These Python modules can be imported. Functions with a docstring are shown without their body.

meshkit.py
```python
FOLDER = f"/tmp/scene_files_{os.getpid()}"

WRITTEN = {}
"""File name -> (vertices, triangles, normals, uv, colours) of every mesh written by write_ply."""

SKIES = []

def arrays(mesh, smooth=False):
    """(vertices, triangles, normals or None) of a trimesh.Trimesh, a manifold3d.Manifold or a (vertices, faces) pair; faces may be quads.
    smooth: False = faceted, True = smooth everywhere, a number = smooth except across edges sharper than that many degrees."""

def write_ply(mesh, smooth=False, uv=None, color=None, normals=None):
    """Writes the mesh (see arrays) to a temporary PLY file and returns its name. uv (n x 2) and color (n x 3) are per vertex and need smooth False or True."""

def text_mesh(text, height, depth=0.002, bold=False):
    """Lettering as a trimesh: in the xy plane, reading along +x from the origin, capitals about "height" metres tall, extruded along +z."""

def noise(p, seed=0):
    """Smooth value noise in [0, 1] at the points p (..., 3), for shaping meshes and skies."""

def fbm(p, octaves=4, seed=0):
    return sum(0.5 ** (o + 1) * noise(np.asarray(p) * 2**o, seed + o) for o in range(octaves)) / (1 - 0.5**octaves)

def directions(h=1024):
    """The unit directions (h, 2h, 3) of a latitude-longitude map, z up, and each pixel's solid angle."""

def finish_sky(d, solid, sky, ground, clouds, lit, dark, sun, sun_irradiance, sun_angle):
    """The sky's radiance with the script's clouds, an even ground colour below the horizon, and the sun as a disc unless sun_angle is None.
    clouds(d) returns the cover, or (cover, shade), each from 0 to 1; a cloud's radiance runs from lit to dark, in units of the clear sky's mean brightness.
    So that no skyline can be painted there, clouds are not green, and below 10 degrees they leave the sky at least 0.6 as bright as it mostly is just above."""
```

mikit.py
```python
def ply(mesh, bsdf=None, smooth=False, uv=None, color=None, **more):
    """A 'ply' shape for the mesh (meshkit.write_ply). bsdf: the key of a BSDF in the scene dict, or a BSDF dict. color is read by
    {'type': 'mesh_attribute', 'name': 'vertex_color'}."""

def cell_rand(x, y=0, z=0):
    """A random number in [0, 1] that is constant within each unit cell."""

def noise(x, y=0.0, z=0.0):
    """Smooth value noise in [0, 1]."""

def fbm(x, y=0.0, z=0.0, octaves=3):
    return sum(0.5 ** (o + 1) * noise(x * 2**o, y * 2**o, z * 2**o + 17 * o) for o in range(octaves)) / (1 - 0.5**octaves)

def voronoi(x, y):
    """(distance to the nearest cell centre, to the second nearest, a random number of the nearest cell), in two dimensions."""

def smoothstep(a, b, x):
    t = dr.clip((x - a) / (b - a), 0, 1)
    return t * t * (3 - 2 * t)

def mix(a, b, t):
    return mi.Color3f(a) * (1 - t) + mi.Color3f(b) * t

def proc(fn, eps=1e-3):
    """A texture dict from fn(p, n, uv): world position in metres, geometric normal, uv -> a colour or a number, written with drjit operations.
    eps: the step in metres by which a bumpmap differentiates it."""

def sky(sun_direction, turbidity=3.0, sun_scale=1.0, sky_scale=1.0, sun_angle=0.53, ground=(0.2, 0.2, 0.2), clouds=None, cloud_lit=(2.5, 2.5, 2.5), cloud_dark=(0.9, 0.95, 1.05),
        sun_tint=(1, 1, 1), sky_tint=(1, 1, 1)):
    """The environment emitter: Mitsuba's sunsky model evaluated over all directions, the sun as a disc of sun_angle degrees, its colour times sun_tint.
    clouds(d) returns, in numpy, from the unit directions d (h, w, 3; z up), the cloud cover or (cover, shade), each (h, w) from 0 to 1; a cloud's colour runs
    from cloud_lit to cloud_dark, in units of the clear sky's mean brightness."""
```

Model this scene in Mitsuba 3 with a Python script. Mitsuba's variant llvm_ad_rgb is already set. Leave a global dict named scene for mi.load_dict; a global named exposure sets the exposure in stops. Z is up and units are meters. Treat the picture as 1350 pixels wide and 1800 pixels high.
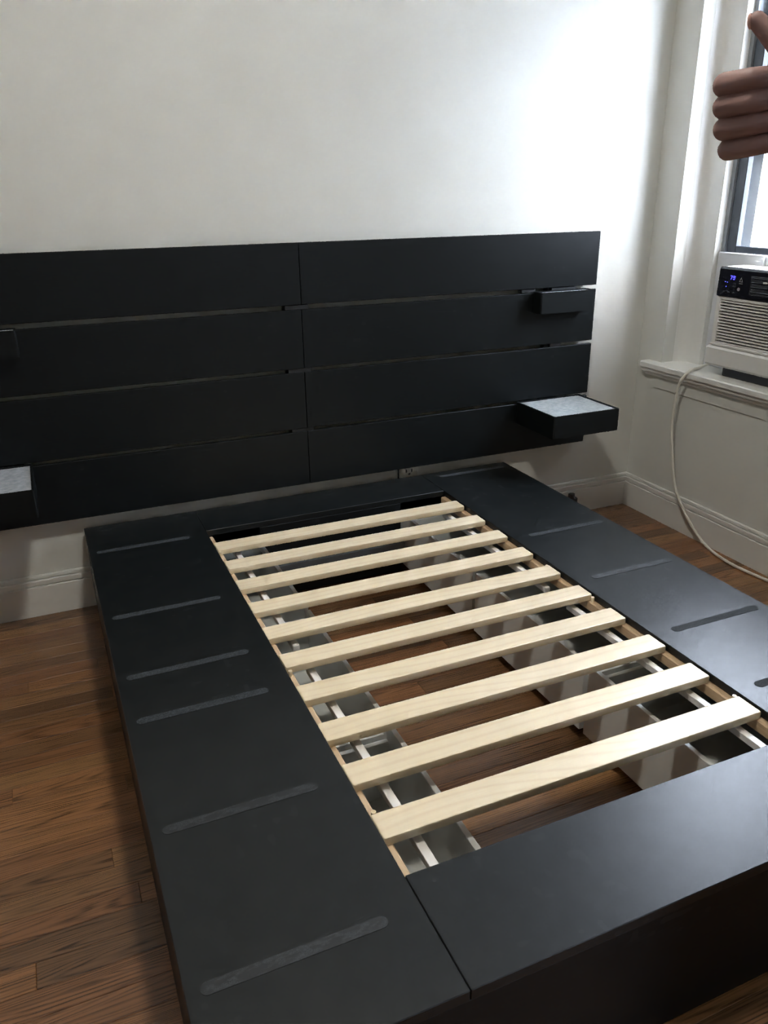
import math, random
import numpy as np, trimesh, mitsuba as mi, drjit as dr, mikit, meshkit
import manifold3d as m3
from shapely.geometry import Polygon, box as sbox, LineString
random.seed(7); rng = np.random.default_rng(7)
T = mi.ScalarTransform4f
scene, labels = {}, {}

# ------------------------------------------------------------------ camera, sky, exposure
CAM = np.array([-0.8081, -2.5942, 1.2945])
FWD = np.array([0.365, 0.852, -0.376]); UP = np.array([0.160, 0.340, 0.927])
scene['camera'] = {'type': 'perspective', 'fov': math.degrees(2 * math.atan(675 / 1398.23)), 'fov_axis': 'x', 'near_clip': 0.02, 'far_clip': 200.0,
                   'to_world': T().look_at(origin=CAM.tolist(), target=(CAM + FWD).tolist(), up=UP.tolist())}
exposure = -0.08
SKY = 410.0          # overcast daylight beyond the window
scene['sky'] = mikit.sky([0.55, -0.2, 0.8], turbidity=6.0, sun_scale=0.0, sky_scale=SKY, ground=(0.5, 0.5, 0.5),
                         clouds=lambda d: (np.ones(d.shape[:2]), 1 - np.clip(d[..., 2], 0, 1)),       # overcast: three times as bright overhead as at the horizon
                         cloud_lit=(1.02, 1.14, 1.36), cloud_dark=(.345, .385, .46))
LAMP = (-0.35, -1.55, 2.62)      # ceiling light, behind and above the frame
LAMP_POWER = (225.0, 214.0, 188.0)

# ------------------------------------------------------------------ helpers
def add(key, mesh, bsdf, label=None, category=None, group=None, kind=None, smooth=False, **more):
    k, n = key, 0
    while k in scene:
        n += 1; k = f'{key}_{n:03d}'
    scene[k] = mikit.ply(mesh, bsdf, smooth=smooth, **more)
    d = {a: b for a, b in (('label', label), ('category', category), ('group', group), ('kind', kind)) if b}
    if d: labels[k] = d
    return k

def thing(key, label, category, group=None):
    k, n = key, 0
    while k in labels:
        n += 1; k = f'{key}_{n:03d}'
    labels[k] = {'label': label, 'category': category}
    if group: labels[k]['group'] = group
    return k

def hull(p):
    return trimesh.convex.convex_hull(np.asarray(p, float))

def bx(x0, x1, y0, y1, z0, z1, c=0.0015):
    """a box with chamfered edges"""
    x0, x1 = min(x0, x1), max(x0, x1); y0, y1 = min(y0, y1), max(y0, y1); z0, z1 = min(z0, z1), max(z0, z1)
    c = min(c, .45 * min(x1 - x0, y1 - y0, z1 - z0))
    if c <= 0: return trimesh.creation.box(bounds=[[x0, y0, z0], [x1, y1, z1]])
    P = []
    for a, b, g in ((0, c, c), (c, 0, c), (c, c, 0)):
        P += [(x, y, z) for x in (x0 + a, x1 - a) for y in (y0 + b, y1 - b) for z in (z0 + g, z1 - g)]
    return hull(P)

def cat(*ms):
    return trimesh.util.concatenate([m for m in ms])

def cyl(p0, p1, r, n=24):
    return trimesh.creation.cylinder(radius=r, segment=[p0, p1], sections=n)

def prism(poly, h, origin, ux, uy):
    """polygon in the (ux, uy) plane at origin, extruded h along ux x uy"""
    m = trimesh.creation.extrude_polygon(poly, h, engine='earcut')
    ux, uy = np.array(ux, float), np.array(uy, float); uz = np.cross(ux, uy)
    M = np.eye(4); M[:3, 0], M[:3, 1], M[:3, 2], M[:3, 3] = ux, uy, uz, origin
    m.apply_transform(M)
    return m

def tube(pts, r, n=12, per=8):
    """a round tube along a smooth curve through the points"""
    from scipy.interpolate import CubicSpline
    pts = np.array(pts, float); s = np.r_[0, np.cumsum(np.linalg.norm(np.diff(pts, axis=0), axis=1))]
    c = CubicSpline(s, pts); t = np.linspace(0, s[-1], per * len(pts))
    P = c(t); D = c(t, 1); D /= np.linalg.norm(D, axis=1, keepdims=True)
    u = np.cross(D[0], [0.3, .5, .8]); u /= np.linalg.norm(u); V = []
    for p, d in zip(P, D):
        u = u - d * (u @ d); u /= np.linalg.norm(u); w = np.cross(d, u)
        V += [p + r * (math.cos(a) * u + math.sin(a) * w) for a in np.arange(n) * 2 * math.pi / n]
    F = []
    for i in range(len(P) - 1):
        for j in range(n):
            a, b = i * n + j, i * n + (j + 1) % n
            F += [(a, b, b + n), (a, b + n, a + n)]
    k = len(V); V += [P[0], P[-1]]
    for j in range(n):
        F += [(k, (j + 1) % n, j), (k + 1, (len(P) - 1) * n + j, (len(P) - 1) * n + (j + 1) % n)]
    return trimesh.Trimesh(np.array(V), np.array(F), process=False)

# ------------------------------------------------------------------ materials
noise, fbm, mix, smoothstep, proc = mikit.noise, mikit.fbm, mikit.mix, mikit.smoothstep, mikit.proc
def rgb(*c): return {'type': 'rgb', 'value': list(c)}
def mat(name, color, rough=.5, spec=.5, metal=0.0, **k):
    scene[name] = {'type': 'twosided', 'bsdf': {'type': 'principled', 'base_color': color if isinstance(color, dict) else rgb(*color), 'roughness': rough, 'specular': spec, 'metallic': metal, **k}}
    return name

def paint(p, n, uv):
    f = fbm(p.x * 1.7 + 3, p.y * 1.7, p.z * 1.7, 3)
    return mix([.625, .635, .610], [.66, .67, .645], f)
mat('wall_paint', proc(paint), .75, .3)
mat('gloss_paint', (.76, .77, .755), .38, .5)
mat('ceiling_paint', (.82, .81, .79), .8, .2)

def blackbrown(p, n, uv):
    g = noise(p.x * 30, p.y * 30, p.z * 700)
    s = smoothstep(.78, .84, noise(p.x * 55 + 9, p.y * 55, p.z * 55)) * smoothstep(.6, .7, noise(p.x * 7, p.y * 7, p.z * 7))
    return mix([.0024, .0034, .0035], [.0046, .0054, .0053], g) + mi.Color3f(.004) * s
mat('black_foil', proc(blackbrown), .36, .25)
mat('black_board', proc(blackbrown), .40, .13)
mat('black_edge', (.004, .0045, .0045), .5, .3)
mat('black_plastic', (.006, .006, .007), .3, .5)
def grit(p, n, uv):
    return mix([.008, .0095, .010], [.030, .034, .036], noise(p.x * 420, p.y * 420) * noise(p.x * 900 + 7, p.y * 900) * 1.6)
mat('grip_strip', proc(grit), .85, .25)
def gritworn(p, n, uv):
    w = smoothstep(.42, .62, fbm(p.x * 60, p.y * 160, 3, 3))
    return mix([.006, .0065, .0065], [.018, .021, .022], w * noise(p.x * 700, p.y * 700))
mat('grip_strip_worn', proc(gritworn), .6, .35)
mat('felt', proc(lambda p, n, uv: mix([.21, .235, .265], [.37, .40, .44], fbm(p.x * 90, p.y * 90, 2, 4))), .95, .1)
mat('drawer_white', (.66, .68, .67), .45, .5)
mat('rail_white', (.92, .92, .92), .35, .5)
mat('fibreboard', (.09, .095, .09), .6, .3)
mat('ac_white', (.72, .72, .70), .4, .5)
mat('ac_dark', (.010, .010, .012), .5, .4)
mat('ac_gloss', (.004, .004, .006), .18, .5)
mat('ac_mark', (.35, .36, .38), .4, .5)
mat('filler_plastic', (.62, .64, .68), .45, .5)
mat('cable_white', (.70, .69, .64), .45, .5)
mat('window_metal', (.018, .021, .026), .35, .5)
mat('window_grey', (.22, .24, .26), .35, .5)
mat('outlet_white', (.78, .78, .74), .35, .5)
mat('slot_black', (.01, .01, .01), .5)
mat('stop_grey', (.30, .32, .34), .5, .4)
mat('steel', (.5, .5, .5), .3, .5, 1.0)
scene['pane_glass'] = {'type': 'thindielectric', 'int_ior': 1.5}
scene['led_blue'] = {'type': 'diffuse', 'reflectance': rgb(.02, .02, .05)}

def softwood(seed):
    def f(p, n, uv):
        row = dr.floor((p.y + 3) / .1434) * 3.7 + seed
        y = p.y + (noise(p.x * 2.2 + row * 5, row) - .5) * .10
        ring = .5 + .5 * dr.sin(y * 300 + 9 * noise(p.x * 3.0, y * 14, row))
        g = .5 * dr.power(ring, 4) + .35 * noise(p.x * 9, p.y * 500, p.z * 400)
        b = noise(p.x * 1.6 + row, p.y * 8, row)
        return mix(mix([.87, .735, .50], [.91, .79, .575], b), [.64, .44, .24], g * .36)
    return proc(f)
mat('pale_pine', softwood(1), .38, .5)
mat('rail_pine', proc(lambda p, n, uv: mix([.60, .42, .26], [.70, .52, .34], noise(p.x * 300, p.y * 7, p.z * 300))), .5, .4)

def oak(tone, seed):
    a, b = np.array(tone), np.array(tone) * [.22, .19, .17]
    def f(p, n, uv):
        row = dr.floor((p.y + 9.0175) / .0572)
        yy = p.y + 9.0175 - (row + .5) * .0572
        h1, h2 = mikit.cell_rand(row, seed), mikit.cell_rand(row, seed, 3)
        cath = smoothstep(.45, .55, h1)                                                  # flat-sawn boards show arches, the others straight lines
        w = fbm(p.x * 2.6 + row * 9.1, yy * 30, row + seed, 3) - .5
        yc = yy + (h2 - .5) * .03 + w * .018
        arch = p.x * dr.select(h2 > .5, 9.0, -9.0) + 4600 * yc * yc + 3.0 * w
        line = yy * 150 + 4.0 * w + p.x * (h2 - .5) * 3
        ph = cath * arch + (1 - cath) * line
        ring = dr.power(.5 + .5 * dr.sin(6.2832 * ph), 2.2)
        pores = smoothstep(.42, .72, noise(p.x * 18, p.y * 620, seed))
        g = dr.clip(ring * (.50 + .50 * pores) * (.35 + .65 * noise(p.x * 3 + 5, yy * 60, row)) * 1.15 + .30 * smoothstep(.45, .8, noise(p.x * 11, p.y * 400, seed + 5)), 0, 1)
        t = fbm(p.x * 2.0 + seed, p.y * 14, row, 3)
        return mix((a * .82).tolist(), (a * 1.18).tolist(), t) * (1 - g) + mi.Color3f(*b.tolist()) * g
    return proc(f)
OAK = []
for i, tone in enumerate([(.215, .110, .048), (.165, .082, .036), (.262, .136, .058), (.210, .097, .042), (.135, .069, .032), (.275, .131, .056)]):
    OAK.append(mat(f'oak_{i}', oak(tone, i * 3 + 1), .34, .45))
mat('gap_dark', (.02, .012, .008), .8)

# ------------------------------------------------------------------ the room shell
XW, XF = 1.456, -3.2            # right wall, left wall
YR, ZC = -5.4, 2.66             # rear wall, ceiling
JY, JY2, R = -.134, -.231, .045 # window recess: outer edge, inner edge, cove radius
WY0, WY1 = -1.112, -1.015       # the same on the near side
SZ, HZ = .642, 2.25             # sill top, head
add('wall_back', bx(XF - .1, XW + .3, 0, .12, -.02, ZC, 0), 'wall_paint', 'white painted back wall behind the black headboard', kind='structure')
add('wall_left', bx(XF - .12, XF, YR, .0, -.02, ZC, 0), 'wall_paint', 'white painted left wall out of frame', kind='structure')
add('wall_rear', bx(XF - .12, XW + .3, YR - .12, YR, -.02, ZC, 0), 'wall_paint', 'white painted wall behind the camera', kind='structure')
add('ceiling', bx(XF - .12, XW + .3, YR - .12, .12, ZC, ZC + .1, 0), 'ceiling_paint', 'white ceiling', kind='structure')
W2 = -3.35                      # offset of an unseen second window, added behind the camera for fill light
hole = lambda o: [(JY + o, SZ - .02), (JY + o, HZ), (WY0 + o, HZ), (WY0 + o, SZ - .02)]
wall = Polygon([(YR, -.02), (0, -.02), (0, ZC), (YR, ZC)], [hole(0), hole(W2)])
add('wall_right', prism(wall, .27, (XW, 0, 0), (0, 1, 0), (0, 0, 1)), 'wall_paint', 'white painted right wall with the window recess', kind='structure')
# window reveals: wall edge, cove, inner return
def reveal(y0, y1, s):
    a = [(XW, y0)]
    for t in np.linspace(0, 90, 13):
        a.append((XW + .100 - R + R * math.sin(math.radians(t)), y0 + s * (-R + R * math.cos(math.radians(t)))))
    a += [(XW + .100, y1), (XW + .165, y1), (XW + .27, y1), (XW + .27, y0)]
    return Polygon(a)
nose = [(XW - .040, SZ), (XW - .045, SZ - .004), (XW - .045, SZ - .020), (XW - .040, SZ - .024), (XW - .034, SZ - .0245),
        (XW - .036, SZ - .029), (XW - .034, SZ - .036), (XW - .026, SZ - .041), (XW - .020, SZ - .042), (XW - .020, SZ - .047), (XW - .012, SZ - .055), (XW - .008, SZ - .058),
        (XW, SZ - .058)]
front = Polygon(nose + [(XW + .001, SZ)])
for o, where, ns in ((0, 'beside the headboard', (1, 2, 3)), (W2, 'of the added second window', (4, 5, 6))):
    for y0, y1, s, nm in ((JY, JY2, 1, ns[0]), (WY0, WY1, -1, ns[1])):
        add(f'trim_{nm}', prism(reveal(y0 + o, y1 + o, s), HZ - SZ + .02, (0, 0, SZ - .02), (1, 0, 0), (0, 1, 0)), 'gloss_paint',
            f'white painted window reveal with a rounded cove {where}, ' + ('far side' if s > 0 else 'near side'), kind='structure', smooth=25)
    add(f'trim_{ns[2]}', bx(XW + .10, XW + .27, WY0 + o, JY + o, HZ - .1, HZ, 0), 'gloss_paint', f'white window head {where}', kind='structure')
    sl = cat(prism(front, 1.24, (0, -.062 + o, 0), (1, 0, 0), (0, 0, 1)), bx(XW - .005, XW + .27, WY0 + o, JY + o, SZ - .03, SZ, 0))
    k = add('window_sill', sl, 'gloss_paint', f'white painted window sill with a moulded nose {where}', kind='structure')
    add(k + '__apron', bx(XW - .006, XW + .002, -1.27 + o, -.108 + o, .538, SZ - .05, .002), 'wall_paint')
# baseboards
def base_profile():
    return Polygon([(0, 0), (.016, 0), (.016, .1025), (.0145, .1045), (.008, .105), (.008, .1085), (.0135, .110), (.0140, .123), (.0125, .126), (.0055, .1265), (.0055, .1300), (.0100, .1315), (.0085, .1385), (.004, .141), (0, .141)])
BP = base_profile()
add('baseboard_back', prism(BP, XW - XF, (XF, 0, 0), (0, -1, 0), (0, 0, 1)).apply_transform(np.eye(4)) if False else prism(Polygon([(-a, b) for a, b in BP.exterior.coords]), XW - XF, (XF, 0, 0), (0, 1, 0), (0, 0, 1)),
    'gloss_paint', 'white moulded baseboard along the back wall', kind='structure')
add('baseboard_right', prism(Polygon([(-a, b) for a, b in BP.exterior.coords]), -YR, (XW, 0, 0), (1, 0, 0), (0, 0, 1)), 'gloss_paint', 'white moulded baseboard along the right wall under the window', kind='structure')
add('baseboard_left', prism(BP, -YR, (XF, 0, 0), (1, 0, 0), (0, 0, 1)), 'gloss_paint', 'white moulded baseboard along the left wall', kind='structure')

# ------------------------------------------------------------------ floor of oak strips
add('floor', bx(XF - .1, XW + .2, YR - .1, .1, -.06, -.012, 0), 'gap_dark', 'brown oak strip floor', kind='structure')
PW = .0572
def strip(x0, x1, y0, y1, top=0.0, c=.0009):
    g = .0002
    x0 += g; x1 -= g; y0 += g; y1 -= g
    v = [(x, y, -.013) for x, y in ((x0, y0), (x1, y0), (x1, y1), (x0, y1))] + [(x, y, top - c) for x, y in ((x0, y0), (x1, y0), (x1, y1), (x0, y1))] \
        + [(x, y, top) for x, y in ((x0 + c, y0 + c), (x1 - c, y0 + c), (x1 - c, y1 - c), (x0 + c, y1 - c))]
    f = [(8, 9, 10), (8, 10, 11)]
    for k in (0, 4):
        for j in range(4):
            a, b = k + j, k + (j + 1) % 4
            f += [(a, b, b + 4), (a, b + 4, a + 4)]
    return trimesh.Trimesh(v, f, process=False)
far = []
for r in range(0, 96):
    y1 = -.0175 - r * PW if r else -.002
    y0 = -.0175 - (r + 1) * PW
    if y1 < YR: break
    x = XF + rng.uniform(-.6, 0) ; last = -1
    while x < XW:
        L = rng.uniform(.35, 1.35) if r > 1 else 1.6
        a, b = max(x, XF), min(x + L, XW)
        x += L
        if b - a < .02: continue
        m = strip(a, b, y0, y1, rng.uniform(-.0004, .0003))
        k = int(rng.integers(0, len(OAK)))
        if k == last: k = (k + 1) % len(OAK)
        last = k
        if r == 0: k = 4
        if r < 37 and b > -1.45: add('floor__plank', m, OAK[k])
        else: far.append(m)
add('floor__strip_boards', cat(*far), OAK[0], kind='stuff')

# ------------------------------------------------------------------ ceiling light (the room's own lamp, above the frame)
lamp = thing('ceiling_light', 'round flush ceiling light with an opal glass dome', 'ceiling light')
add(lamp + '__base', cyl((LAMP[0], LAMP[1], ZC - .03), (LAMP[0], LAMP[1], ZC + .002), .13, 48), 'steel', smooth=40)
prof = [(0.0, -.085)] + [(.11 * math.sin(t), -.02 - .065 * math.cos(t)) for t in np.linspace(.12, math.pi / 2, 14)] + [(.11, .0), (0, .0)]
dome = trimesh.creation.revolve(np.array(prof), sections=48); dome.fix_normals(); dome.apply_translation([LAMP[0], LAMP[1], ZC - .028])
add(lamp + '__shade', dome, 'outlet_white', smooth=True, emitter={'type': 'area', 'radiance': rgb(*LAMP_POWER)})

# ------------------------------------------------------------------ window
FX = XW + .144
def sheet(xx, y0, y1, z0, z1): return trimesh.Trimesh([(xx, y0, z0), (xx, y1, z0), (xx, y1, z1), (xx, y0, z1)], [(0, 1, 2), (0, 2, 3)], process=False)
def window(wn, o, lift, label):
    add(wn, cat(bx(FX - .012, FX + .07, JY2 - .016 + o, JY2 + .004 + o, SZ, HZ - .1, .001), bx(FX - .012, FX + .07, WY1 - .004 + o, WY1 + .016 + o, SZ, HZ - .1, .001),
                bx(FX - .012, FX + .07, WY1 + o, JY2 + o, HZ - .125, HZ - .1, .001), bx(FX - .012, FX + .07, WY1 + o, JY2 + o, SZ - .003, SZ + .02, .001)),
        'window_grey', label, kind='structure')
    a, b = JY2 - .018 + o, WY1 + .018 + o
    def sash(x0, x1, z0, z1, w, rail):
        return cat(bx(x0, x1, a - w, a, z0, z1, .002), bx(x0, x1, b, b + w, z0, z1, .002), bx(x0, x1, b + w, a - w, z0, z0 + rail, .002), bx(x0, x1, b + w, a - w, z1 - rail, z1, .002))
    add(wn + '__sash', sash(FX - .004, FX + .022, lift, lift + .768, .042, .024), 'window_metal')
    add(wn + '__sash', sash(FX + .032, FX + .054, 1.40, HZ - .125, .044, .030), 'window_metal')
    for y0, y1 in ((a - .006, a - .052), (b + .006, b + .052)):
        add(wn + '__outer_stop', bx(FX + .056, FX + .069, y0, y1, SZ + .02, HZ - .125, .001), 'stop_grey', label='pale grey outer stop')
    add(wn + '__pane', sheet(FX + .008, b + .04, a - .04, lift + .018, lift + .75), 'pane_glass')
    add(wn + '__pane', sheet(FX + .043, b + .04, a - .04, 1.42, HZ - .15), 'pane_glass')
    add(wn + '__lift_handle', cat(bx(FX - .018, FX - .004, -.66 + o, -.60 + o, lift + .004, lift + .010, .001), bx(FX - .018, FX - .014, -.66 + o, -.60 + o, lift + .004, lift + .022, .001)), 'window_metal')
window('window_1', 0, 1.062, 'dark metal framed sash window raised above the air conditioner')
window('window_2', W2, SZ + .02, 'dark metal framed sash window added unseen behind the camera for fill light')

# ------------------------------------------------------------------ air conditioner
ac = thing('air_conditioner', 'white window air conditioner with a black control strip on the window sill', 'air conditioner')
AX, AY0, AY1 = XW, -.372, -.876
AZ0, AZ1, AZ2, AZ3 = .680, .752, .927, 1.026
add(ac + '__housing', bx(AX + .016, AX + .42, AY0 - .004, AY1 + .004, AZ0 + .004, AZ3 + .002, .006), 'ac_white')
# front bezel: frame around the grille
add(ac + '__bezel', cat(bx(AX, AX + .02, AY0, AY0 - .022, AZ1, AZ2, .003), bx(AX, AX + .02, AY1, AY1 + .022, AZ1, AZ2, .003),
                        bx(AX, AX + .02, AY0 - .02, AY1 + .02, AZ2 - .012, AZ2, .002), bx(AX - .004, AX + .02, AY0, AY1, AZ1, AZ1 + .010, .002)), 'ac_white')
add(ac + '__grille_backing', bx(AX + .012, AX + .017, AY0 - .02, AY1 + .02, AZ1 + .008, AZ2 - .010, 0), 'ac_dark')
n = 15
for i in range(n):
    z = AZ1 + .014 + (AZ2 - AZ1 - .030) * i / (n - 1)
    q = prism(Polygon([(0, -.0030), (.012, -.0014), (.012, .0030), (0, .0016)]), AY0 - AY1 - .040, (AX + .001, AY0 - .02, z), (1, 0, 0), (0, 0, 1))
    add(ac + '__grille_slat', q, 'ac_white')
add(ac + '__bottom_tray', bx(AX - .008, AX + .40, AY0 + .016, AY1 - .016, AZ0, AZ1 - .001, .008), 'ac_white')
pan = prism(Polygon([(-.003, AZ2 + .001), (.020, AZ2 + .001), (.020, AZ3), (.004, AZ3), (-.001, AZ3 - .006)]), AY0 - AY1, (AX, AY0, 0), (1, 0, 0), (0, 0, 1))
cp = ac + '__control_panel'
add(cp, pan, 'ac_gloss')
def face(mesh, y, z, out=.0028):   # lettering and marks: local x runs towards -y, local y up, local z out of the front
    M = np.eye(4); M[:3, 0], M[:3, 1], M[:3, 2], M[:3, 3] = (0, -1, 0), (0, 0, 1), (-1, 0, 0), (AX - out, y, z)
    mesh.apply_transform(M); return mesh
add(cp + '__display', face(meshkit.text_mesh('75', .013, .0006, True), -.424, .987), 'led_blue', label='lit blue digits', emitter={'type': 'area', 'radiance': rgb(.25, .22, 3.2)})
def dot(y, z, r): return face(trimesh.creation.cylinder(radius=r, height=.0008, sections=16), y, z)
for y, z in ((-.446, .997), (-.404, .978), (-.414, .977), (-.411, .962)):
    add(cp + '__indicator', dot(y, z, .0016), 'led_blue', emitter={'type': 'area', 'radiance': rgb(.25, .3, 2.4)})
add(cp + '__button', dot(-.468, .957, .0062), 'ac_mark', label='round grey button')
for y, z in ((-.405, .944), (-.425, .944), (-.447, .944), (-.447, .965), (-.447, .975)):
    add(cp + '__button', face(bx(-.007, .007, -.003, .003, 0, .0008, .0003), y, z), 'ac_dark')
tri = Polygon([(0, .016), (-.008, 0), (.008, 0)]).difference(Polygon([(0, .0125), (-.0055, .0015), (.0055, .0015)]))
add(cp + '__arrow_mark', cat(face(trimesh.creation.extrude_polygon(tri, .0006, engine='earcut'), -.474, .982), face(bx(-.008, .008, 0, .0016, 0, .0006, 0), -.474, .976)), 'ac_mark', label='grey triangle mark')
# air outlet louvres in the strip
add(cp + '__outlet', bx(AX - .0034, AX, -.515, AY1 + .012, .942, 1.006, .001), 'ac_dark')
for z in (.952, .968, .984, .998):
    add(cp + '__louvre', bx(AX - .0055, AX - .002, -.520, AY1 + .014, z - .003, z + .003, .0015), 'ac_gloss')
add(cp + '__louvre_tab', bx(AX - .010, AX - .003, -.572, -.590, .985, .991, .002), 'ac_white', label='small white louvre tab')
# side and top fillers between unit and window frame
add(ac + '__side_filler', bx(XW + .118, XW + .136, JY2 - .002, AY0 - .075, SZ, 1.064, .003), 'filler_plastic')
add(ac + '__top_filler', bx(XW + .126, XW + .140, AY0 - .075, WY1, AZ3, 1.060, .003), 'filler_plastic')
add(ac + '__side_filler', bx(XW + .118, XW + .136, AY1 + .02, WY1, SZ, 1.064, .003), 'filler_plastic')
add(ac + '__gap_shade_strip', bx(XW + .03, XW + .07, AY0 - .045, AY1 + .02, SZ, AZ0 + .004, .003), 'ac_dark')  # black strip standing in for the shade in the gap under the unit

cd = [(1.60, -.325, .664), (1.545, -.285, .654), (1.48, -.305, .649), (1.425, -.327, .650), (1.402, -.326, .636), (1.395, -.309, .600), (1.396, -.297, .540), (1.398, -.293, .451), (1.400, -.304, .361),
      (1.401, -.330, .252), (1.401, -.354, .188), (1.402, -.389, .140), (1.403, -.427, .099), (1.405, -.466, .066), (1.408, -.522, .026), (1.409, -.575, .0075), (1.400, -.622, .0065), (1.393, -.671, .0065), (1.393, -.724, .0065), (1.399, -.782, .0065), (1.406, -.839, .0065), (1.408, -.92, .0065), (1.38, -1.02, .0065)]
add('power_cord', tube(cd, .0055), 'cable_white', 'white power cord hanging from the air conditioner over the sill to the floor', 'cord', smooth=True)

# ------------------------------------------------------------------ headboard
HX = 1.175; HY = -.045
hb = thing('headboard', 'wide black-brown headboard of four long horizontal boards on the back wall', 'headboard')
ZT = [1.141, .9330, .7270, .5210]; ZB = [.9490, .7405, .5330, .329]
for z1, z0 in zip(ZT, ZB):
    for x0, x1 in ((-HX, -.0008), (.0008, HX)):
        add(hb + '__board', bx(x0, x1, HY, HY + .014, z0, z1, .0012), 'black_board')
for x in (-1.0, -.02, 1.0):
    add(hb + '__upright', bx(x - .035, x + .035, HY + .014, -.001, .36, 1.11, .001), 'black_edge')
for z in (.9405, .7335, .527):
    add(hb + '__bracket', bx(-.055, .025, HY + .004, HY + .03, z - .0075, z + .0075, .001), 'black_edge')
for x0, x1 in ((.845, .905), (.975, 1.085)):
    add(hb + '__bracket', bx(x0, x1, HY + .003, HY + .03, .936, .947, .001), 'black_edge')
add(hb + '__bracket', bx(.985, 1.035, HY + .004, HY + .03, .727, .741, .001), 'black_plastic')
# shelves hooked onto it
def shelf(x0, x1, z0, z1, depth, label, mat_drop=.004, group=None):
    s = thing('bedside_shelf', label, 'shelf', group)
    y0, y1 = HY - depth, HY - .001
    t = .012
    corners = sbox(x0, y0, x1, y1).buffer(-.006).buffer(.006, quad_segs=5)
    outer = m3.CrossSection([np.array(c.exterior.coords)[:-1][::-1] for c in [corners]]).extrude(z1 - z0)
    inner = m3.Manifold.cube([x1 - x0 - 2 * t * .5, y1 - y0 - t, z1 - z0]).translate([x0 + t * .5, y0 + t * .5, .014])
    body = (outer - inner).translate([0, 0, z0])
    add(s + '__body', body, 'black_board', smooth=30)
    zt = z1 - mat_drop
    add(s + '__mat', bx(x0 + t * .5 + .0005, x1 - t * .5 - .0005, y0 + t * .5 + .0005, y1 - t * .5 - .0005, zt - .010, zt, .001), 'felt', label='light grey felt mat')
    return s
shelf(.843, 1.132, .448, .531, .255, 'large black bedside shelf with a pale felt mat at the right end of the headboard')
shelf(-1.175, -.884, .448, .531, .255, 'large black bedside shelf with a pale felt mat at the left edge of the photo')
shelf(.892, 1.130, .864, .939, .056, 'small black upper shelf near the right end of the headboard')
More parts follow.
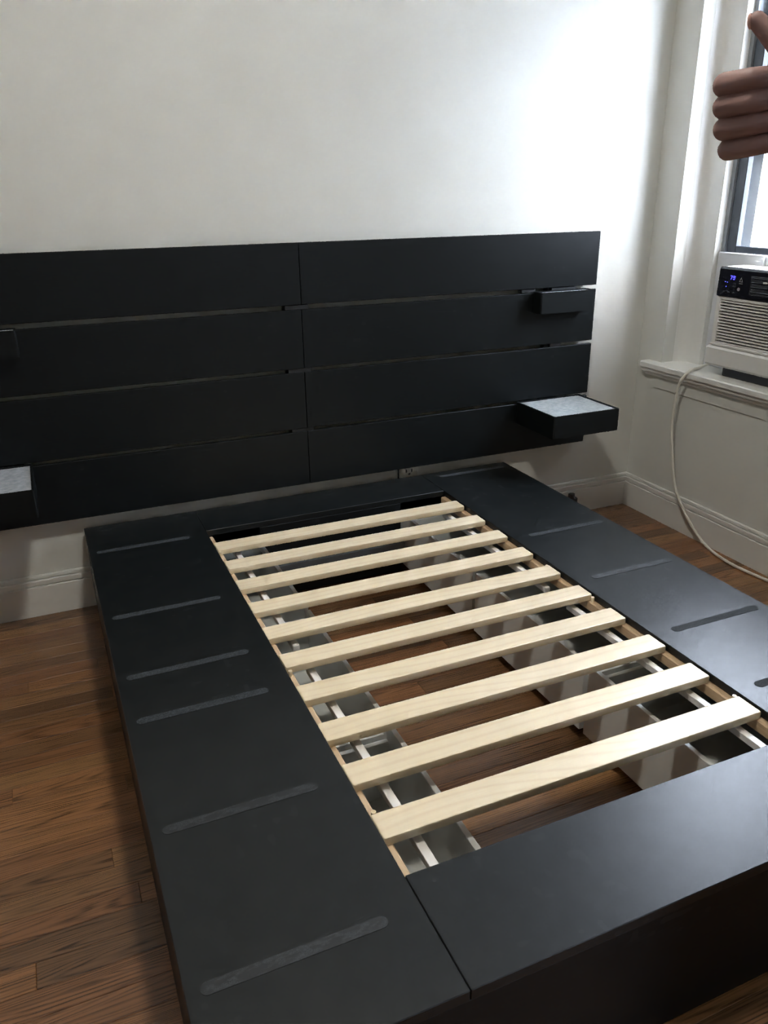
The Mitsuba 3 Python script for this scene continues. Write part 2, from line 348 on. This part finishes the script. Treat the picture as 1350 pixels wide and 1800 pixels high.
shelf(-1.10, -.861, .864, .939, .056, 'small black upper shelf at the left edge of the photo')

# ------------------------------------------------------------------ bed
BX0, BX1, BY0, BY1, BZ = -.768, .812, -.0236, -1.943, .2858
OX0, OX1, OY0, OY1 = -.4105, .448, -.2132, -1.7287
bed = thing('bed_frame', 'black-brown platform bed frame with storage drawers under an open slatted middle', 'bed frame')
DT = .0198
def deck(x0, x1, y0, y1): return add(bed + '__deck_panel', bx(x0, x1, y0, y1, BZ - DT, BZ, .0012), 'black_foil')
g = .0011
dl = deck(BX0, OX0 - g * .1, BY0, BY1)                         # left, full length
dr_ = deck(OX1 + g * .5, BX1, BY0, BY1)                        # right, full length
dh = deck(OX0 + g * .1, OX1 - g * .5, BY0, OY0)                # head
df = deck(OX0 + g * .9, OX1 - g * .5, OY1, BY1)                # foot
def grip(x0, x1, y, m, w=.0215):
    st = LineString([(x0 + w / 2, 0), (x1 - w / 2, 0)]).buffer(w / 2, quad_segs=8)
    add(bed + '__grip_strip', prism(st, .0009, (0, y, BZ - .0001), (1, 0, 0), (0, 1, 0)), m)
for y, m in ((-.241, 0), (-.679, 0), (-.975, 0), (-1.147, 2), (-1.476, 1), (-1.794, 1)):
    grip(-.747, -.468, y, ('grip_strip', 'grip_strip_worn', 'grip_strip')[m])
for y, m in ((-.074, 0), (-.683, 0), (-1.001, 1), (-1.315, 0), (-1.572, 0), (-1.80, 0)):
    grip(.503, .782, y, ('grip_strip', 'grip_strip_worn')[m])
for x, y in ((-.372, -1.757), (.41, -1.757), (-.372, -.19), (.41, -.19)):
    add(bed + '__screw_hole', cyl((x, y, BZ - .001), (x, y, BZ + .0003), .0032, 14), 'slot_black')
ZP = BZ - DT
add(bed + '__end_panel', bx(BX0 + .001, BX1 - .001, BY1 + .001, BY1 + .020, .002, ZP, .001), 'black_board')
add(bed + '__end_panel', bx(BX0 + .001, BX1 - .001, BY0 - .019, BY0 - .001, .012, ZP, .001), 'black_board')
add(bed + '__cross_panel', bx(-.235, .275, OY0 - .002, OY0 + .016, .004, ZP, .001), 'black_board')
add(bed + '__cross_panel', bx(BX0 + .02, BX1 - .02, OY1 - .030, OY1 - .046, .150, ZP, .001), 'black_board')
add(bed + '__brace', bx(-.235, .275, OY0 - .040, OY0 - .004, .078, .132, .002), 'fibreboard')
add(bed + '__head_ledge', bx(-.395, -.245, -.288, OY0 - .003, .196, .206, .001), 'fibreboard')
for x in (BX0 + .019, BX1 - .037):
    add(bed + '__side_rail', bx(x, x + .018, BY0 - .02, BY1 + .021, ZP - .055, ZP - .0005, .001), 'black_board')
# three drawers on either side
ys = [(-.190, -.722), (-.738, -1.272), (-1.288, -1.835)]
ZDT = .225
for side in (0, 1):
    for y0, y1 in ys:
        fx, bk = (BX0 + .019, -.238) if side == 0 else (BX1 - .019, .283)
        s = 1 if side == 0 else -1
        t = .012
        lo, hi = min(fx, bk), max(fx, bk)
        d = add(bed + '__drawer', cat(bx(lo, hi, y1, y0, .030, .040, .001), bx(bk - s * t, bk, y1, y0, .036, ZDT, .0012), bx(fx + s * .016, fx + s * .028, y1, y0, .036, ZDT - .039, .001),
                                      bx(lo, hi, y0 - t, y0, .036, ZDT - .039, .001), bx(lo, hi, y1, y1 + t, .036, ZDT - .039, .001)), 'drawer_white', label='white open drawer box')
        f0, f1 = (BX0 + .0005, BX0 + .0175) if side == 0 else (BX1 - .0175, BX1 - .0005)
        ya, yb = {0: (BY0 - .022, -.7285), 1: (-.7315, -1.2785), 2: (-1.2815, BY1 + .022)}[ys.index((y0, y1))]
        add(d + '__drawer_front', bx(f0, f1, ya, yb, .012, ZP - .004, .0015), 'black_board')
        for yy in (y0 - .06, y1 + .06):
            c = trimesh.creation.cylinder(radius=.015, height=.012, sections=20); c.apply_transform(trimesh.transformations.rotation_matrix(math.pi / 2, [0, 1, 0])); c.apply_translation([bk - s * .045, yy, .0152])
            add(d + '__wheel', c, 'black_plastic', smooth=40)
# white metal drawer guides
for x, zg in ((-.342, .2515), (.396, .2515)):
    for y0, y1 in ((-.318, -.945), (-1.045, OY1 - .028)):
        add(bed + '__drawer_guide', bx(x - .0085, x + .0085, y0, y1, zg - .016, zg, .001), 'rail_white', label='white metal drawer guide')
# ------------------------------------------------------------------ slats on their side rails
sb = thing('slatted_base', 'pale wooden slats lying on side rails in the opening of the bed frame', 'slatted bed base')
ZS = .2840
for x0, x1 in ((OX0 - .022, OX0 + .0195), (OX1 - .014, OX1 + .022)):
    add(sb + '__side_rail', bx(x0, x1, OY0 - .003, OY1 - .027, .2375, .2656, .003), 'rail_pine')
def slat_mesh(y1, y0, dx):
    p = sbox(OX0 + .0015 + dx, y0, OX1 - .0035 + dx, y1).buffer(-.004).buffer(.004, quad_segs=4)
    pts = np.array(p.exterior.coords)[:-1]; c = np.array(p.centroid.coords[0])
    def ring(ins, z):
        q = pts - np.sign(pts - c) * ins
        return np.c_[q, np.full(len(q), z)]
    return hull(np.vstack([ring(.0028, ZS - .0183), ring(.0008, ZS - .0176), ring(0, ZS - .0155), ring(0, ZS - .0036), ring(.0009, ZS - .001), ring(.003, ZS)]))
yf = [-.311 - .1413 * i + d for i, d in enumerate((0, -.003, -.001, -.003, -.002, .0015, .003, -.001, .002, .001))]
for i, y in enumerate(yf):
    add(sb + '__slat', slat_mesh(y, y - .0610 - .0002 * i, rng.uniform(-.0015, .0015)), 'pale_pine', smooth=25)
for x, yy in ((OX0 + .010, yf[0] - .069), (OX0 + .010, yf[5] - .071), (OX0 + .012, yf[9] + .008), (OX1 - .007, yf[4] + .007), (OX1 - .007, yf[5] - .070), (OX1 - .007, yf[9] + .007)):
    add(sb + '__peg', cyl((x, yy, .255), (x, yy, .2795), .0048, 14), 'pale_pine', smooth=40)

# ------------------------------------------------------------------ outlet, jack
wo = thing('wall_outlet', 'white power outlet on the back wall between headboard and bed', 'power outlet')
add(wo + '__plate', bx(.372, .445, -.006, 0, .222, .336, .003), 'outlet_white')
for z in (.303, .256):
    for x in (.395, .418):
        add(wo + '__slot', bx(x - .0022, x + .0022, -.0068, -.005, z - .006, z + .006, 0), 'slot_black')
    add(wo + '__slot', bx(.4035, .4115, -.0068, -.005, z - .016, z - .010, 0), 'slot_black')
add('thin_cable', tube([(.364, -.004, .345), (.363, -.004, .30), (.364, -.005, .22), (.366, -.006, .16)], .0026, 8), 'black_plastic', 'thin dark cable running down the wall beside the outlet', 'cable', smooth=True)
cj = thing('cable_jack', 'small black cable socket on the baseboard beside the right edge of the bed', 'cable socket')
add(cj + '__body', bx(1.142, 1.182, -.036, -.0155, .045, .077, .004), 'black_plastic')
add(cj + '__cap', cyl((1.153, -.027, .07), (1.153, -.027, .096), .0135, 24), 'black_plastic', smooth=40)

# ------------------------------------------------------------------ person standing at the foot of the bed, right arm held out, thumb up
mat('skin', proc(lambda p, n, uv: mix([.19, .110, .10], [.25, .150, .135], fbm(p.x * 40, p.y * 40, p.z * 40, 3))), .5, .4)
mat('shirt_cloth', proc(lambda p, n, uv: mix([.07, .08, .10], [.10, .11, .14], noise(p.x * 300, p.y * 300, p.z * 300))), .85, .2)
mat('trouser_cloth', proc(lambda p, n, uv: mix([.03, .04, .07], [.05, .065, .10], noise(p.x * 400, p.y * 400, p.z * 200))), .85, .2)
mat("hair_dark", (.012, .008, .006), .7, .2)
mat('shoe_leather', (.03, .028, .026), .5, .4)
mat('nail', (.50, .30, .26), .3, .5)
mat('eye_white', (.7, .68, .66), .2, .5)
def ball(p, r, n=14):
    s = m3.Manifold.sphere(1.0, n * 2)
    return s.scale([r, r, r] if np.isscalar(r) else list(r)).translate([float(v) for v in p])
def bone(p, r, q, s, n=14):
    return m3.Manifold.batch_hull([ball(p, r, n), ball(q, s, n)])
def blend(ms, edge, it=8):
    m = m3.Manifold.batch_boolean(ms, m3.OpType.Add).refine_to_length(edge).to_mesh()
    t = trimesh.Trimesh(m.vert_properties[:, :3], m.tri_verts, process=True)
    trimesh.smoothing.filter_taubin(t, lamb=.5, nu=.53, iterations=it)
    return t
pk = thing('person', 'person out of frame, only a fist with raised thumb showing before the window', 'person')
ha, hu, hc = np.array([-.708, .694, -.133]), np.array([-.1395, .047, .989]), np.array([-.692, -.719, -.063])
WR = np.array([.0005, -1.9417, 1.3775])
hp = lambda a, u, c: WR + ha * a + hu * u + hc * c
hand = []
mcps = []
for i, (u, r, k) in enumerate(((.0320, .0122, 1.0), (.0110, .0124, 1.06), (-.0105, .0120, 1.0), (-.0315, .0114, .88))):
    A = hp(.088 - .003 * i * i * .5, u * .96, -.014); B = hp(.119 - (.004 if i == 3 else 0), u, .012 * k)
    Cc = hp(.094, u * .99, .030 * k); D = hp(.072, u * .97, .021)
    mcps.append(A)
    hand += [bone(A, r * 1.1, B, r * 1.02), bone(B, r * 1.02, Cc, r * .95), bone(Cc, r * .95, D, r * .84)]
palm_pts = [ball(m, .0125) for m in mcps] + [ball(hp(.012, .017, -.002), .019), ball(hp(.012, -.017, -.002), .019), ball(hp(.050, -.026, .006), .014), ball(hp(.042, .022, .006), .016)]
hand.append(m3.Manifold.batch_hull(palm_pts))
tj = [hp(.020, .018, .010), hp(.060, .046, .014), hp(.074, .066, .012), hp(.089, .086, .006)]
hand += [bone(tj[0], .016, tj[1], .0122), bone(tj[1], .0122, tj[2], .0102), bone(tj[2], .0104, tj[3], .0086)]
hand.append(m3.Manifold.batch_hull([ball(tj[0], .014), ball(tj[1], .010), ball(hp(.060, .034, .0), .010)]))
EL, SR = np.array([.215, -2.06, 1.245]), np.array([.425, -2.235, 1.415])
hand.append(m3.Manifold.batch_hull([ball(hp(.006, .012, -.002), .0195), ball(hp(.006, -.012, -.002), .0195), ball(WR - ha * .05, .027)]))
arm = [bone(WR - ha * .05, .027, WR * .35 + EL * .65, .041), bone(WR * .35 + EL * .65, .041, EL, .039), bone(EL, .040, EL * .4 + SR * .6, .047), bone(EL * .4 + SR * .6, .047, SR, .056)]
fr, fs, fu = np.array([-.97, -.24, 0]), np.array([-.24, .97, 0]), np.array([0, 0, 1.0])
BC = np.array([.475, -2.425, 0])
bp = lambda f, s, u: BC + fr * f + fs * s + fu * u
SL = bp(0, -.19, 1.415)
torso = [m3.Manifold.batch_hull([ball(bp(0, s, 1.385), (.085, .085, .06)) for s in (-.12, .12)] + [ball(bp(.005, s, 1.15), .105) for s in (-.075, .075)]),
         m3.Manifold.batch_hull([ball(bp(.005, s, 1.15), .105) for s in (-.075, .075)] + [ball(bp(0, s, .93), .108) for s in (-.075, .075)]),
         bone(bp(0, .13, 1.40), .062, SR, .056), bone(bp(0, -.13, 1.40), .062, SL, .056), bone(bp(-.01, 0, 1.42), .062, bp(.012, 0, 1.53), .054)]
ELL, WRL = bp(-.02, -.245, 1.12), bp(.07, -.25, .875)
larm = [bone(SL, .056, ELL, .041), bone(ELL, .041, WRL, .027)]
lh = [m3.Manifold.batch_hull([ball(WRL, .024), ball(bp(.088, -.245, .80), (.03, .016, .02)), ball(bp(.095, -.245, .785), (.03, .014, .016))])]
for i in range(4):
    k0 = bp(.062 + .02 * i, -.245, .782); k1 = bp(.066 + .02 * i, -.238, .742 - (.008 if 0 < i < 3 else 0)); k2 = bp(.066 + .02 * i, -.222, .712)
    lh += [bone(k0, .0095, k1, .009), bone(k1, .009, k2, .0075)]
lh += [bone(bp(.10, -.235, .84), .012, bp(.125, -.225, .80), .0105), bone(bp(.125, -.225, .80), .0105, bp(.128, -.220, .765), .0085)]
legs = []; shoes = []; trou = []
for s in (-1, 1):
    hip, knee, ank = bp(0, s * .095, .90), bp(.02, s * .11, .49), bp(-.015, s * .12, .09)
    legs += [bone(hip, .092, knee, .058), bone(knee, .057, knee * .6 + ank * .4, .055), bone(knee * .6 + ank * .4, .055, ank, .038), bone(ank, .038, bp(.10, s * .125, .035), .03)]
    trou += [bone(hip, .104, knee, .074), bone(knee, .074, bp(-.012, s * .12, .085), .066)]
    shoes.append(m3.Manifold.batch_hull([ball(bp(-.06, s * .12, .036), (.036, .036, .034)), ball(bp(-.03, s * .12, .075), .042), ball(bp(.15, s * .135, .030), (.045, .045, .028)), ball(bp(.10, s * .13, .045), .042)]).trim_by_plane([0, 0, 1], .002))
HC = bp(.03, 0, 1.635)
head = [ball(HC + fr * -.012 + fu * .02, (.092, .078, .098), 20), m3.Manifold.batch_hull([ball(HC + fr * .03 + fu * -.01, .062, 16), ball(HC + fr * .055 + fu * -.085, .028), ball(HC + fr * .0 + fu * -.06, .055)]),
        bone(bp(.012, 0, 1.53), .054, HC + fu * -.04, .056),
        m3.Manifold.batch_hull([ball(HC + fr * .086 + fu * .015, .010), ball(HC + fr * .108 + fu * -.022, .012), ball(HC + fr * .092 + fs * .013 + fu * -.026, .009), ball(HC + fr * .092 - fs * .013 + fu * -.026, .009)]),
        bone(HC + fr * .083 + fs * .018 + fu * -.052, .0085, HC + fr * .083 - fs * .018 + fu * -.052, .0085), bone(HC + fr * .081 + fs * .015 + fu * -.063, .009, HC + fr * .081 - fs * .015 + fu * -.063, .009),
        bone(HC + fr * .080 + fs * .045 + fu * .03, .012, HC + fr * .080 - fs * .045 + fu * .03, .012)]
for s in (-1, 1):
    head.append(m3.Manifold.batch_hull([ball(HC + fs * s * .079 + fr * -.012 + fu * .012, (.016, .009, .018)), ball(HC + fs * s * .079 + fr * -.004 + fu * -.022, .009)]))
coarse = m3.Manifold.batch_boolean(arm + torso + larm + legs + [bone(bp(.012, 0, 1.53), .054, HC + fu * -.04, .056)], m3.OpType.Add).refine_to_length(.022)
fine = m3.Manifold.batch_boolean(hand + lh + head, m3.OpType.Add).refine_to_length(.0042)
both = (coarse + fine).to_mesh()
body = trimesh.Trimesh(both.vert_properties[:, :3], both.tri_verts, process=True)
v0 = body.vertices.copy()
trimesh.smoothing.filter_taubin(body, lamb=.5, nu=.53, iterations=6)
dv = body.vertices - v0; dl_ = np.linalg.norm(dv, axis=1, keepdims=True)
body.vertices = v0 + dv * np.minimum(1, .006 / np.maximum(dl_, 1e-9))
add(pk + '__body', body, 'skin', smooth=True)
shirt = [m3.Manifold.batch_hull([ball(bp(0, s, 1.385), (.097, .097, .07)) for s in (-.12, .12)] + [ball(bp(.005, s, 1.15), .119) for s in (-.078, .078)]),
         m3.Manifold.batch_hull([ball(bp(.005, s, 1.15), .119) for s in (-.078, .078)] + [ball(bp(0, s, .86), .124) for s in (-.08, .08)]).trim_by_plane([0, 0, 1], .84),
         bone(bp(0, .13, 1.40), .073, SR, .068), bone(bp(0, -.13, 1.40), .073, SL, .068), bone(SR, .068, SR * .52 + EL * .48, .062), bone(SL, .068, SL * .45 + ELL * .55, .060)]
add(pk + '__shirt', blend(shirt, .02), 'shirt_cloth', label='dark short sleeved shirt', smooth=True)
waist = m3.Manifold.batch_hull([ball(bp(0, s, .93), .117) for s in (-.078, .078)] + [ball(bp(0, s, .86), .108) for s in (-.09, .09)])
add(pk + '__trousers', blend(trou + [waist], .022), 'trouser_cloth', smooth=True)
for s in shoes: add(pk + '__shoe', blend([s], .012, 4), 'shoe_leather', smooth=True)
hair = ball(HC + fr * -.020 + fu * .030, (.102, .088, .104), 20) - m3.Manifold.batch_hull([ball(HC + fr * .10 + fu * y, (.070, .075, .05)) for y in (-.10, .02)]) - m3.Manifold.batch_hull([ball(HC + fr * .05 + fu * -.13, .12), ball(HC + fr * -.04 + fu * -.15, .10)])
add(pk + '__hair', blend([hair], .008, 5), 'hair_dark', smooth=True)
for s in (-1, 1):
    e = add(pk + '__eye', trimesh.creation.icosphere(2, .0115).apply_translation(HC + fr * .0755 + fs * s * .031 + fu * .012), 'eye_white', smooth=True)
    add(e + '__iris', trimesh.creation.icosphere(2, .0055).apply_translation(HC + fr * .0825 + fs * s * .031 + fu * .012), 'hair_dark', smooth=True)
tn = trimesh.creation.icosphere(2, 1.0); M = np.eye(4); M[:3, 0], M[:3, 1], M[:3, 2], M[:3, 3] = hu * .0075, np.cross(hu, ha) * .0058, ha * .003, hp(.0955, .0865, .006)
add(pk + '__thumbnail', tn.apply_transform(M), 'nail', smooth=True)

# ------------------------------------------------------------------ pale building added across the street to hold back the low sky light
mat('facade_render', proc(lambda p, n, uv: mix([.55, .56, .57], [.66, .66, .66], fbm(p.x, p.y * .8, p.z * .8, 3))), .8, .2)
ab = thing('added_building', 'pale building added across the street to block low sky light, behind the window panes', 'building')
QX = 12.0
holes = [(y, z) for y in np.arange(-16, 17, 2.6) for z in (-5.4, -2.4, .6, 3.6)]
fac = Polygon([(-18, -7.5), (19, -7.5), (19, 5.4), (-18, 5.4)], [[(y, z), (y, z + 1.6), (y + 1.1, z + 1.6), (y + 1.1, z)] for y, z in holes])
add(ab + '__facade', prism(fac, .4, (QX, 0, 0), (0, 1, 0), (0, 0, 1)), 'facade_render')
add(ab + '__cornice', bx(QX - .25, QX + .5, -18.1, 19.1, 5.2, 5.5, .03), 'facade_render')
wm = mikit.ply(cat(bx(QX + .26, QX + .30, 0, 1.1, 0, 1.6, 0)), 'window_grey')
for y, z in holes:
    k, n = ab + '__window', 0
    while k in scene: n += 1; k = f'{ab}__window_{n:03d}'
    scene[k] = {**wm, 'to_world': T().translate([0, float(y), float(z)])}
mat('asphalt', (.16, .16, .16), .85, .2)
add('street', bx(XW + .6, 30, -30, 30, -7.7, -7.5, 0), 'asphalt', 'grey street far below the window', kind='structure')
